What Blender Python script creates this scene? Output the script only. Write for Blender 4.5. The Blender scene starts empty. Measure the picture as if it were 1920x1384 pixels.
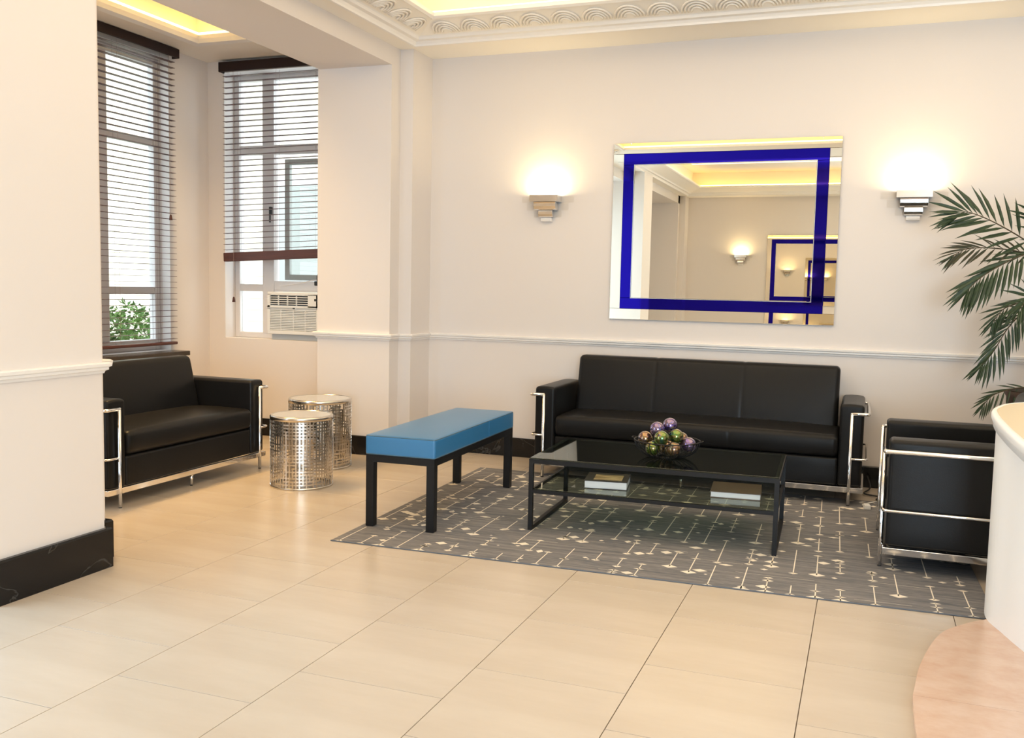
import bpy, bmesh, math, random
from mathutils import Vector, Matrix
random.seed(7)
SC = bpy.context.scene
COL = SC.collection
PI = math.pi

# ------------------------------------------------------------------ camera
F_PX, YAW, PITCH, ROLL, CAM_H = 1765.86, math.radians(20.5876), math.radians(4.9341), math.radians(-1.1913), 1.4724
cam = bpy.data.cameras.new('camera'); camo = bpy.data.objects.new('camera', cam); COL.objects.link(camo)
cam.sensor_fit = 'HORIZONTAL'; cam.sensor_width = 36.0; cam.lens = F_PX / 1920 * 36.0
cam.clip_start = 0.05; cam.clip_end = 200
_f = Vector((-math.sin(YAW) * math.cos(PITCH), math.cos(YAW) * math.cos(PITCH), -math.sin(PITCH)))
_r = Vector((math.cos(YAW), math.sin(YAW), 0)); _d = _f.cross(_r)
_c, _s = math.cos(ROLL), math.sin(ROLL)
_r2 = _c * _r + _s * _d; _d2 = -_s * _r + _c * _d
M3 = Matrix((_r2, -_d2, -_f)).transposed()
camo.matrix_world = Matrix.Translation((0, 0, CAM_H)) @ M3.to_4x4()
SC.camera = camo

# ------------------------------------------------------------------ world, lights, exposure
w = bpy.data.worlds.new('sky'); SC.world = w; w.use_nodes = True
bg = w.node_tree.nodes['Background']
bg.inputs[0].default_value = (0.86, 0.93, 1.0, 1); bg.inputs[1].default_value = 4.0

def area(name, loc, rot, sx, sy, power, color):
    l = bpy.data.lights.new(name, 'AREA'); l.shape = 'RECTANGLE'; l.size = sx; l.size_y = sy
    l.energy = power; l.color = color
    o = bpy.data.objects.new(name, l); COL.objects.link(o); o.location = loc; o.rotation_euler = rot
    return o
WARM = (1.0, 0.80, 0.55)
area('daylight_entrance', (-5.0, 1.33, 1.60), (0, -PI / 2, 0), 2.9, 3.2, 185, (0.58, 0.78, 1.0))
area('daylight_front', (2.6, -5.45, 1.62), (PI / 2, 0, 0), 4.0, 2.9, 520, (0.60, 0.79, 1.0))
area('tray_lamp_seating', (-0.2, 4.55, 3.83), (0, 0, 0), 6.0, 4.2, 135, WARM)
area('tray_lamp_lobby', (-0.2, -1.5, 3.83), (0, 0, 0), 6.0, 2.2, 75, WARM)
area('tray_lamp_alcove', (-5.2, 5.5, 3.78), (0, 0, 0), 0.6, 2.4, 60, (1.0, 0.64, 0.26)).data.spread = math.radians(95)

vs = SC.view_settings
vs.view_transform = 'Standard'; vs.look = 'None'; vs.exposure = 0.0; vs.gamma = 1.0; vs.use_curve_mapping = False
cy = SC.cycles
cy.max_bounces = 9; cy.diffuse_bounces = 5; cy.glossy_bounces = 6; cy.transparent_max_bounces = 24; cy.transmission_bounces = 6
cy.sample_clamp_indirect = 6.0; cy.caustics_reflective = False; cy.caustics_refractive = False
cy.use_denoising = True

# ------------------------------------------------------------------ materials
MAT = {}
def mat(name, col, rough=0.5, metal=0.0, spec=0.5, coat=0.0, emit=None, estr=0.0, bump=None, var=None, bscale=60, bstr=0.1):
    m = bpy.data.materials.new(name); m.use_nodes = True
    nt = m.node_tree; b = nt.nodes['Principled BSDF']
    b.inputs['Base Color'].default_value = (*col, 1); b.inputs['Roughness'].default_value = rough
    b.inputs['Metallic'].default_value = metal; b.inputs['Specular IOR Level'].default_value = spec
    b.inputs['Coat Weight'].default_value = coat
    if emit: b.inputs['Emission Color'].default_value = (*emit, 1); b.inputs['Emission Strength'].default_value = estr
    tc = None
    if bump or var:
        tc = nt.nodes.new('ShaderNodeTexCoord')
    if var:   # (scale xyz, colour 2, detail)
        mp = nt.nodes.new('ShaderNodeMapping'); mp.inputs['Scale'].default_value = var[0]
        nt.links.new(tc.outputs['Object'], mp.inputs[0])
        n = nt.nodes.new('ShaderNodeTexNoise'); n.inputs['Scale'].default_value = 1.0; n.inputs['Detail'].default_value = 5
        n.inputs['Roughness'].default_value = 0.6
        nt.links.new(mp.outputs[0], n.inputs['Vector'])
        cr = nt.nodes.new('ShaderNodeValToRGB'); cr.color_ramp.elements[0].position = 0.34; cr.color_ramp.elements[1].position = 0.68
        cr.color_ramp.elements[0].color = (*col, 1); cr.color_ramp.elements[1].color = (*var[1], 1)
        nt.links.new(n.outputs['Fac'], cr.inputs[0]); nt.links.new(cr.outputs[0], b.inputs['Base Color'])
    if bump:
        n2 = nt.nodes.new('ShaderNodeTexNoise'); n2.inputs['Scale'].default_value = bscale; n2.inputs['Detail'].default_value = 3
        nt.links.new(tc.outputs['Object'], n2.inputs['Vector'])
        bp = nt.nodes.new('ShaderNodeBump'); bp.inputs['Strength'].default_value = bstr; bp.inputs['Distance'].default_value = bump
        nt.links.new(n2.outputs['Fac'], bp.inputs['Height']); nt.links.new(bp.outputs[0], b.inputs['Normal'])
    MAT[name] = m
    return m

def clear_glass(name, tint, gloss=(1, 1, 1), ior=1.5):
    m = bpy.data.materials.new(name); m.use_nodes = True; nt = m.node_tree
    nt.nodes.remove(nt.nodes['Principled BSDF']); out = nt.nodes['Material Output']
    t = nt.nodes.new('ShaderNodeBsdfTransparent'); t.inputs[0].default_value = (*tint, 1)
    g = nt.nodes.new('ShaderNodeBsdfGlossy'); g.inputs['Roughness'].default_value = 0.0; g.inputs[0].default_value = (*gloss, 1)
    fr = nt.nodes.new('ShaderNodeFresnel'); fr.inputs[0].default_value = ior
    mx = nt.nodes.new('ShaderNodeMixShader')
    ge = nt.nodes.new('ShaderNodeNewGeometry'); iv = nt.nodes.new('ShaderNodeMath'); iv.operation = 'SUBTRACT'; iv.inputs[0].default_value = 1.0
    ml = nt.nodes.new('ShaderNodeMath'); ml.operation = 'MULTIPLY'   # each slab reflects on its outer faces only
    nt.links.new(ge.outputs['Backfacing'], iv.inputs[1]); nt.links.new(iv.outputs[0], ml.inputs[0]); nt.links.new(fr.outputs[0], ml.inputs[1])
    nt.links.new(ml.outputs[0], mx.inputs[0]); nt.links.new(t.outputs[0], mx.inputs[1]); nt.links.new(g.outputs[0], mx.inputs[2])
    nt.links.new(mx.outputs[0], out.inputs['Surface'])
    MAT[name] = m; return m

mat('paint', (0.755, 0.71, 0.682), 0.75, spec=0.25, bump=0.002, bscale=180, bstr=0.05)
mat('ceil_paint', (0.90, 0.86, 0.80), 0.8, spec=0.2)
mat('trim_white', (0.86, 0.84, 0.82), 0.4)
mat('grout', (0.34, 0.27, 0.20), 0.9)
mat('tile', (0.535, 0.45, 0.36), 0.27, spec=0.5, var=((1.1, 5.0, 1.0), (0.585, 0.505, 0.415)))
mat('leather', (0.010, 0.0098, 0.010), 0.34, spec=0.20, bump=0.003, bscale=160, bstr=0.12)
mat('chrome', (0.86, 0.85, 0.84), 0.09, metal=1.0)
mat('black_metal', (0.007, 0.007, 0.008), 0.45, spec=0.3)
mat('rubber', (0.01, 0.01, 0.01), 0.7)
mat('vinyl_blue', (0.036, 0.185, 0.40), 0.28, spec=0.6, bump=0.002, bscale=14, bstr=0.15)
mat('vinyl_pipe', (0.06, 0.13, 0.19), 0.4)
mat('mirror', (0.90, 0.84, 0.71), 0.0, metal=1.0)
mat('mirror_edge', (0.72, 0.78, 0.76), 0.15, metal=0.6)
mat('blue_mirror', (0.011, 0.005, 0.33), 0.03, metal=1.0, coat=0.1)
mat('blind_wood', (0.060, 0.017, 0.014), 0.45, var=((3, 3, 60), (0.095, 0.028, 0.02)))
mat('valance_wood', (0.018, 0.006, 0.005), 0.5, spec=0.3)
mat('blind_slat', (0.085, 0.035, 0.032), 0.5)
mat('cord', (0.30, 0.22, 0.20), 0.8)
mat('window_white', (0.72, 0.70, 0.70), 0.45)
mat('sash_grey', (0.36, 0.38, 0.36), 0.5)
mat('sill_dark', (0.035, 0.026, 0.02), 0.25)
mat('ac_white', (0.78, 0.79, 0.78), 0.45)
mat('ac_grey', (0.45, 0.48, 0.50), 0.5)
mat('ac_black', (0.015, 0.015, 0.015), 0.4)
mat('rug_pattern', (0.82, 0.75, 0.64), 0.95, spec=0.1)
mat('rug_edge', (0.13, 0.145, 0.17), 0.95, spec=0.1)
mat('book_dark', (0.025, 0.016, 0.012), 0.35)
mat('book_brown', (0.115, 0.072, 0.045), 0.3, var=((6, 2, 2), (0.15, 0.095, 0.06)))
mat('paper', (0.84, 0.83, 0.80), 0.8, var=((3, 3, 500), (0.74, 0.73, 0.70)))
mat('gold_print', (0.16, 0.07, 0.02), 0.5, var=((9, 60, 9), (0.80, 0.60, 0.33)))
mat('counter_white', (0.92, 0.93, 0.93), 0.35)
mat('counter_top', (0.86, 0.76, 0.58), 0.25)
mat('marble_pink', (0.62, 0.42, 0.31), 0.22, var=((7, 9, 7), (0.70, 0.53, 0.43)))
mat('palm_green', (0.012, 0.030, 0.014), 0.5, var=((5, 5, 5), (0.032, 0.060, 0.020)))
mat('palm_dry', (0.060, 0.048, 0.022), 0.6, var=((5, 5, 5), (0.03, 0.04, 0.02)))
mat('palm_stem', (0.06, 0.045, 0.02), 0.7)
mat('planter_brown', (0.05, 0.025, 0.016), 0.5)
mat('soil', (0.03, 0.02, 0.012), 0.95)
mat('drum_metal', (0.70, 0.65, 0.58), 0.22, metal=1.0)
mat('drum_top', (0.80, 0.84, 0.83), 0.04, metal=0.75)
mat('facade', (0.84, 0.77, 0.62), 0.8)
mat('facade_pale', (0.80, 0.80, 0.78), 0.8)
mat('ground_out', (0.35, 0.36, 0.33), 0.9)
mat('leaf_out', (0.035, 0.11, 0.02), 0.6, var=((4, 4, 4), (0.16, 0.30, 0.05)))
mat('stem_out', (0.08, 0.05, 0.03), 0.8)
mat('led_warm', (1, 0.8, 0.4), 0.5, emit=(1.0, 0.66, 0.18), estr=9.0)
mat('bulb', (1, 0.9, 0.7), 0.4, emit=(1.0, 0.80, 0.45), estr=14.0)
mat('plug_white', (0.8, 0.8, 0.78), 0.4)
clear_glass('pane', (0.95, 0.97, 0.96))
clear_glass('table_glass', (0.66, 0.72, 0.67), (0.9, 0.95, 0.92), 1.55)
clear_glass('acrylic', (0.98, 0.975, 0.965), (1, 1, 1), 1.45)

def rug_material():
    m = bpy.data.materials.new('rug'); m.use_nodes = True; nt = m.node_tree; b = nt.nodes['Principled BSDF']
    b.inputs['Roughness'].default_value = 0.95; b.inputs['Specular IOR Level'].default_value = 0.1
    tc = nt.nodes.new('ShaderNodeTexCoord')
    def noise(scale, s, det=4):
        mp = nt.nodes.new('ShaderNodeMapping'); mp.inputs['Scale'].default_value = scale
        nt.links.new(tc.outputs['Object'], mp.inputs[0])
        n = nt.nodes.new('ShaderNodeTexNoise'); n.inputs['Scale'].default_value = s; n.inputs['Detail'].default_value = det
        nt.links.new(mp.outputs[0], n.inputs['Vector']); return n
    n1 = noise((1.0, 14.0, 1), 2.4); n2 = noise((6, 90, 1), 3.0, 2)
    mx = nt.nodes.new('ShaderNodeMix'); mx.inputs[0].default_value = 0.45
    nt.links.new(n1.outputs['Fac'], mx.inputs[2]); nt.links.new(n2.outputs['Fac'], mx.inputs[3])
    cr = nt.nodes.new('ShaderNodeValToRGB'); e = cr.color_ramp.elements
    e[0].position = 0.36; e[0].color = (0.115, 0.12, 0.138, 1); e[1].position = 0.66; e[1].color = (0.285, 0.27, 0.262, 1)
    nt.links.new(mx.outputs[0], cr.inputs[0]); nt.links.new(cr.outputs[0], b.inputs['Base Color'])
    bp = nt.nodes.new('ShaderNodeBump'); bp.inputs['Strength'].default_value = 0.4; bp.inputs['Distance'].default_value = 0.003
    nt.links.new(n2.outputs['Fac'], bp.inputs['Height']); nt.links.new(bp.outputs[0], b.inputs['Normal'])
    MAT['rug'] = m
rug_material()

def black_marble():
    m = mat('black_marble', (0.008, 0.008, 0.009), 0.14, spec=0.35); nt = m.node_tree; b = nt.nodes['Principled BSDF']
    tc = nt.nodes.new('ShaderNodeTexCoord')
    n = nt.nodes.new('ShaderNodeTexNoise'); n.inputs['Scale'].default_value = 1.7; n.inputs['Detail'].default_value = 6; n.inputs['Distortion'].default_value = 1.2
    nt.links.new(tc.outputs['Object'], n.inputs['Vector'])
    cr = nt.nodes.new('ShaderNodeValToRGB'); e = cr.color_ramp.elements
    e[0].position = 0.492; e[0].color = (0.006, 0.006, 0.007, 1); e[1].position = 0.5; e[1].color = (0.05, 0.05, 0.05, 1)
    k = e.new(0.508); k.color = (0.006, 0.006, 0.007, 1)
    nt.links.new(n.outputs['Fac'], cr.inputs[0]); nt.links.new(cr.outputs[0], b.inputs['Base Color'])
black_marble()

def iridescent(name, cols):
    m = mat(name, cols[0], 0.05, metal=0.85, coat=1.0); nt = m.node_tree; b = nt.nodes['Principled BSDF']
    tc = nt.nodes.new('ShaderNodeTexCoord')
    n = nt.nodes.new('ShaderNodeTexNoise'); n.inputs['Scale'].default_value = 16; n.inputs['Detail'].default_value = 3; n.inputs['Distortion'].default_value = 1.6
    nt.links.new(tc.outputs['Object'], n.inputs['Vector'])
    cr = nt.nodes.new('ShaderNodeValToRGB'); e = cr.color_ramp.elements
    e[0].position = 0.32; e[0].color = (*cols[0], 1); e[1].position = 0.68; e[1].color = (*cols[-1], 1)
    for i, c in enumerate(cols[1:-1]):
        k = e.new(0.32 + 0.36 * (i + 1) / (len(cols) - 1)); k.color = (*c, 1)
    nt.links.new(n.outputs['Fac'], cr.inputs[0]); nt.links.new(cr.outputs[0], b.inputs['Base Color'])
iridescent('ball_blue', [(0.02, 0.03, 0.30), (0.16, 0.10, 0.32), (0.24, 0.17, 0.22), (0.03, 0.06, 0.38)])
iridescent('ball_green', [(0.01, 0.09, 0.08), (0.10, 0.20, 0.02), (0.26, 0.20, 0.05), (0.02, 0.03, 0.20)])
iridescent('ball_gold', [(0.03, 0.06, 0.06), (0.34, 0.20, 0.06), (0.20, 0.11, 0.12), (0.03, 0.13, 0.16)])

# ------------------------------------------------------------------ mesh helpers
def new_mesh(name, bm, m, smooth=False):
    me = bpy.data.meshes.new(name); bmesh.ops.recalc_face_normals(bm, faces=bm.faces); bm.to_mesh(me); bm.free()
    if m: me.materials.append(MAT[m] if isinstance(m, str) else m)
    if smooth: me.polygons.foreach_set('use_smooth', [True] * len(me.polygons))
    return me
def link(name, me, parent=None, loc=(0, 0, 0), rot=(0, 0, 0)):
    o = bpy.data.objects.new(name, me); COL.objects.link(o); o.location = loc; o.rotation_euler = rot
    if parent: o.parent = parent
    return o
def obj(name, bm, m, parent=None, smooth=False, loc=(0, 0, 0), rot=(0, 0, 0)):
    return link(name, new_mesh(name, bm, m, smooth), parent, loc, rot)
def tag(o, label, cat, group=None):
    o['label'] = label; o['category'] = cat
    if group: o['group'] = group
    return o
def thing(name, label, cat, loc=(0, 0, 0), rz=0.0, group=None):
    o = link(name, None, None, loc, (0, 0, rz)); o.empty_display_size = 0.1
    return tag(o, label, cat, group)
def structure(o): o['kind'] = 'structure'; return o

def bx(bm, x0, x1, y0, y1, z0, z1, bevel=0.0, seg=2):
    r = bmesh.ops.create_cube(bm, size=1.0)
    vs_ = r['verts']
    for v in vs_:
        v.co = Vector(((x0 + x1) / 2 + v.co.x * (x1 - x0), (y0 + y1) / 2 + v.co.y * (y1 - y0), (z0 + z1) / 2 + v.co.z * (z1 - z0)))
    if bevel > 0:
        es = list({e for v in vs_ for e in v.link_edges})
        bmesh.ops.bevel(bm, geom=es, offset=bevel, segments=seg, profile=0.5, affect='EDGES')
    return bm
def box(name, b, m, parent=None, bevel=0.0, seg=2, smooth=False, loc=(0, 0, 0), rot=(0, 0, 0)):
    return obj(name, bx(bmesh.new(), *b, bevel=bevel, seg=seg), m, parent, smooth, loc, rot)

def round_box(b, r, n=(10, 6, 4), k=4, f=None):
    """box with rounded edges, gridded so that f can shape it"""
    h = [(b[1] - b[0]) / 2, (b[3] - b[2]) / 2, (b[5] - b[4]) / 2]; c = [(b[0] + b[1]) / 2, (b[2] + b[3]) / 2, (b[4] + b[5]) / 2]
    ax = []
    for i in range(3):
        co = h[i] - r
        s = [-co - r * math.tan(PI / 4 * (k - j) / k) for j in range(k)]
        s += [-co + 2 * co * j / n[i] for j in range(n[i] + 1)]
        s += [co + r * math.tan(PI / 4 * (j + 1) / k) for j in range(k)]
        ax.append(s)
    bm = bmesh.new(); cache = {}
    def vert(p):
        q = []
        core = [max(-(h[i] - r), min(h[i] - r, p[i])) for i in range(3)]
        dv = Vector([p[i] - core[i] for i in range(3)])
        if dv.length > 1e-9: dv = dv.normalized() * r
        q = [core[i] + dv[i] + c[i] for i in range(3)]
        if f: q = f(*q)
        key = tuple(round(x, 5) for x in p)
        if key not in cache: cache[key] = bm.verts.new(q)
        return cache[key]
    for a in range(3):
        u, v = (a + 1) % 3, (a + 2) % 3
        for s in (-1, 1):
            for i in range(len(ax[u]) - 1):
                for j in range(len(ax[v]) - 1):
                    fs = []
                    for (ii, jj) in ((i, j), (i + 1, j), (i + 1, j + 1), (i, j + 1)):
                        p = [0, 0, 0]; p[a] = s * h[a]; p[u] = ax[u][ii]; p[v] = ax[v][jj]
                        fs.append(vert(p))
                    if len(set(fs)) >= 3:
                        try: bm.faces.new(fs if s > 0 else fs[::-1])
                        except ValueError: pass
    return bm

def fillet(path, rad, seg=5):
    P = [Vector(p) for p in path]; out = [P[0]]
    for i in range(1, len(P) - 1):
        a, b, c = P[i - 1], P[i], P[i + 1]
        d1 = (a - b); d2 = (c - b); rr = min(rad, d1.length * 0.49, d2.length * 0.49)
        p1 = b + d1.normalized() * rr; p2 = b + d2.normalized() * rr
        for k in range(seg + 1):
            t = k / seg; out.append((1 - t) ** 2 * p1 + 2 * t * (1 - t) * b + t * t * p2)
    out.append(P[-1]); return out
def tube(bm, path, r, n=8, closed=False, r_end=None):
    P = [Vector(p) for p in path]; N = len(P); rings = []
    up = None
    for i in range(N):
        if closed: t = (P[(i + 1) % N] - P[i - 1]).normalized()
        else:
            t = (P[min(i + 1, N - 1)] - P[max(i - 1, 0)]).normalized()
        if up is None:
            up = Vector((0, 0, 1)) if abs(t.z) < 0.9 else Vector((1, 0, 0))
        s = t.cross(up).normalized(); up = s.cross(t).normalized()
        rr = r if r_end is None else r + (r_end - r) * i / (N - 1)
        rings.append([bm.verts.new(P[i] + rr * (math.cos(2 * PI * k / n) * s + math.sin(2 * PI * k / n) * up)) for k in range(n)])
    for i in range(N if closed else N - 1):
        a, b = rings[i], rings[(i + 1) % N]
        for k in range(n): bm.faces.new((a[k], a[(k + 1) % n], b[(k + 1) % n], b[k]))
    if not closed: bm.faces.new(rings[0][::-1]); bm.faces.new(rings[-1])
    return bm
def cyl(bm, c, r, z0, z1, n=24, r2=None):
    tube(bm, [(c[0], c[1], z0), (c[0], c[1], z1)], r, n, r_end=r2); return bm
def molding(path, profile, closed=False):
    """sweep a closed profile [(out, z)] along a 2D path, mitred; out = right-hand side of travel"""
    P = [Vector(p) for p in path]; N = len(P); bm = bmesh.new(); rings = []
    for i in range(N):
        def nrm(a, b):
            t = (b - a).normalized(); return Vector((t.y, -t.x))
        if closed or 0 < i < N - 1:
            n1 = nrm(P[i - 1], P[i]); n2 = nrm(P[i], P[(i + 1) % N]); m_ = (n1 + n2) / (1 + n1.dot(n2))
        elif i == 0: m_ = nrm(P[0], P[1])
        else: m_ = nrm(P[-2], P[-1])
        rings.append([bm.verts.new((P[i].x + m_.x * d, P[i].y + m_.y * d, z)) for d, z in profile])
    K = len(profile)
    for i in range(N if closed else N - 1):
        a, b = rings[i], rings[(i + 1) % N]
        for k in range(K): bm.faces.new((a[k], a[(k + 1) % K], b[(k + 1) % K], b[k]))
    if not closed: bm.faces.new(rings[0]); bm.faces.new(rings[-1][::-1])
    return bm
def prism(bm, pts, z0, z1):
    lo = [bm.verts.new((x, y, z0)) for x, y in pts]; hi = [bm.verts.new((x, y, z1)) for x, y in pts]
    n = len(pts)
    bm.faces.new(lo[::-1]); bm.faces.new(hi)
    for i in range(n): bm.faces.new((lo[i], lo[(i + 1) % n], hi[(i + 1) % n], hi[i]))
    return bm

# ================================================================== THE ROOM
BW, OW = 7.66, -5.0          # back wall, opposite wall
RW = 5.2                     # right wall
SOF = 3.455                  # main soffit height
# ---- floor: slab, then tiles one by one
fl = structure(box('floor', (-6.4, RW + 0.2, OW - 0.3, BW + 0.3, -0.12, -0.012), 'grout'))
TS, TX0 = 0.5994, -3.7552
tile_me = {}
def tile(x0, x1, y0, y1):
    g = 0.0016
    key = (round(x1 - x0, 3), round(y1 - y0, 3))
    if key not in tile_me:
        tile_me[key] = new_mesh('tile', bx(bmesh.new(), -(x1 - x0) / 2 + g, (x1 - x0) / 2 - g, -(y1 - y0) / 2 + g, (y1 - y0) / 2 - g, -0.012, 0.0, 0.0008, 1), 'tile')
    o = link('tile', tile_me[key], fl, ((x0 + x1) / 2, (y0 + y1) / 2, 0))
for i in range(-4, 11):
    xa, xb = TX0 + i * TS, TX0 + (i + 1) * TS
    off = 0.275 if i % 2 == 0 else 0.575
    xa = max(xa, -6.04)
    if xb - xa < 0.05: continue
    y = off - 0.6 * 2
    while y < BW:
        y1 = min(y + 0.6, BW)
        if y >= 0.55 and y1 - y > 0.03 and not (xb < -4.5 and y1 < 3.0): tile(xa, xb, y, y1)
        y += 0.6
fl2 = box('floor_tiling', (-6.04, RW, OW, 0.575, -0.012, 0.0), 'tile', fl)
fl2['kind'] = 'stuff'
box('floor_tiling', (TX0 + 11 * TS, RW, 0.575, BW, -0.012, 0.0), 'tile', fl)['kind'] = 'stuff'

# ---- walls
structure(box('wall_back', (-3.80, RW, BW, BW + 0.2, 0, SOF + 0.5), 'paint'))
bm = bmesh.new()
bx(bm, -4.51, -3.80, 7.13, 7.90, 0, SOF + 0.1); bx(bm, -3.80, -3.68, 7.29, 7.66, 0, SOF + 0.1)
structure(obj('wall_pier_far', bm, 'paint'))
bm = bmesh.new()
bx(bm, -4.51, -3.60, 3.07, 3.70, 0, SOF + 0.1); bx(bm, -4.51, -3.72, 3.70, 3.83, 0, SOF + 0.1)
structure(obj('wall_pier_near', bm, 'paint'))
# mirrored piers and wall pieces on the far half of the lobby (seen in the wall mirror)
SY = 2.66
bm = bmesh.new()
bx(bm, -4.51, -3.60, SY - 3.70, SY - 3.07, 0, SOF + 0.1); bx(bm, -4.51, -3.72, SY - 3.83, SY - 3.70, 0, SOF + 0.1)
structure(obj('wall_pier_lobby', bm, 'paint'))
bm = bmesh.new()
bx(bm, -4.51, -3.80, OW, SY - 7.13, 0, SOF + 0.1); bx(bm, -3.80, -3.68, OW, SY - 7.29, 0, SOF + 0.1)
structure(obj('wall_pier_opposite', bm, 'paint'))
# alcove walls with window openings
AX, AY = -6.05, 7.62
W1 = (5.66, 7.07, 0.83, 3.47)     # y0 y1 z0 z1
W2 = (-5.86, -4.62, 0.93, 3.46)   # x0 x1 z0 z1
TH = 0.24
bm = bmesh.new()
bx(bm, AX - TH, AX, SY - 7.13, W1[0], 0, 3.9); bx(bm, AX - TH, AX, W1[1], AY + TH, 0, 3.9)
bx(bm, AX - TH, AX, W1[0], W1[1], 0, W1[2]); bx(bm, AX - TH, AX, W1[0], W1[1], W1[3], 3.9)
structure(obj('wall_left', bm, 'paint'))
bm = bmesh.new()
bx(bm, AX, W2[0], AY, AY + TH, 0, 3.9); bx(bm, W2[1], -4.51, AY, AY + TH, 0, 3.9)
bx(bm, W2[0], W2[1], AY, AY + TH, 0, W2[2]); bx(bm, W2[0], W2[1], AY, AY + TH, W2[3], 3.9)
structure(obj('wall_alcove', bm, 'paint'))
bm = bmesh.new(); bx(bm, -4.7, -4.5, SY - 3.07, 3.07, 2.95, 3.9)
structure(obj('wall_between', bm, 'paint'))
d2 = structure(link('door_2', None))
for y in (SY - 3.07, 0.55, 1.30, 2.05, 3.01): box('door_post', (-4.64, -4.56, y, y + 0.06, 0, 2.95), 'window_white', d2)
box('door_head', (-4.64, -4.56, SY - 3.01, 3.01, 2.89, 2.95), 'window_white', d2)
for ya, yb in ((SY - 3.01, 0.55), (0.61, 1.30), (1.36, 2.05), (2.11, 3.01)): box('pane', (-4.605, -4.595, ya, yb, 0.02, 2.89), 'pane', d2)
structure(box('wall_end', (AX, -4.51, SY - 7.33, SY - 7.13, 0, 3.9), 'paint'))
structure(box('wall_right', (RW, RW + 0.2, OW, BW, 0, 3.9), 'paint'))
# opposite wall with the glazed entrance (behind the camera)
E0, E1, EZ = 0.75, 4.45, 2.95
bm = bmesh.new()
bx(bm, -3.80, E0, OW - 0.2, OW, 0, 3.9); bx(bm, E1, RW, OW - 0.2, OW, 0, 3.9); bx(bm, E0, E1, OW - 0.2, OW, EZ, 3.9)
structure(obj('wall_front', bm, 'paint'))
d1 = structure(link('door_1', None))
for x in (E0, E0 + 1.23, E0 + 2.47, E1 - 0.06): box('door_post', (x, x + 0.06, OW - 0.12, OW - 0.04, 0, EZ), 'window_white', d1)
box('door_head', (E0, E1, OW - 0.12, OW - 0.04, EZ - 0.06, EZ), 'window_white', d1)
for x in (E0 + 0.06, E0 + 1.29, E0 + 2.53): box('pane', (x, x + 1.17, OW - 0.085, OW - 0.075, 0.02, EZ - 0.06), 'pane', d1)

# ---- ceilings
def ring(bm, X0, X1, Y0, Y1, holes, z0, z1):
    """slab with rectangular holes that share their x range"""
    hx0, hx1 = holes[0][0], holes[0][1]
    bx(bm, X0, hx0, Y0, Y1, z0, z1); bx(bm, hx1, X1, Y0, Y1, z0, z1)
    ys = Y0
    for h in sorted(holes, key=lambda h: h[2]):
        bx(bm, hx0, hx1, ys, h[2], z0, z1); ys = h[3]
    bx(bm, hx0, hx1, ys, Y1, z0, z1)
TA = (-3.63, 3.4, 1.90, 7.20); TB = (-3.63, 3.4, SY - 7.20, SY - 1.90)
bm = bmesh.new(); ring(bm, -3.80, RW, OW, BW, [TA, TB], SOF, SOF + 0.03)
ceil = structure(obj('ceiling', bm, 'ceil_paint'))
def inset(h, d): return [(h[0] + d, h[2] + d), (h[0] + d, h[3] - d), (h[1] - d, h[3] - d), (h[1] - d, h[2] + d)]
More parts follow.
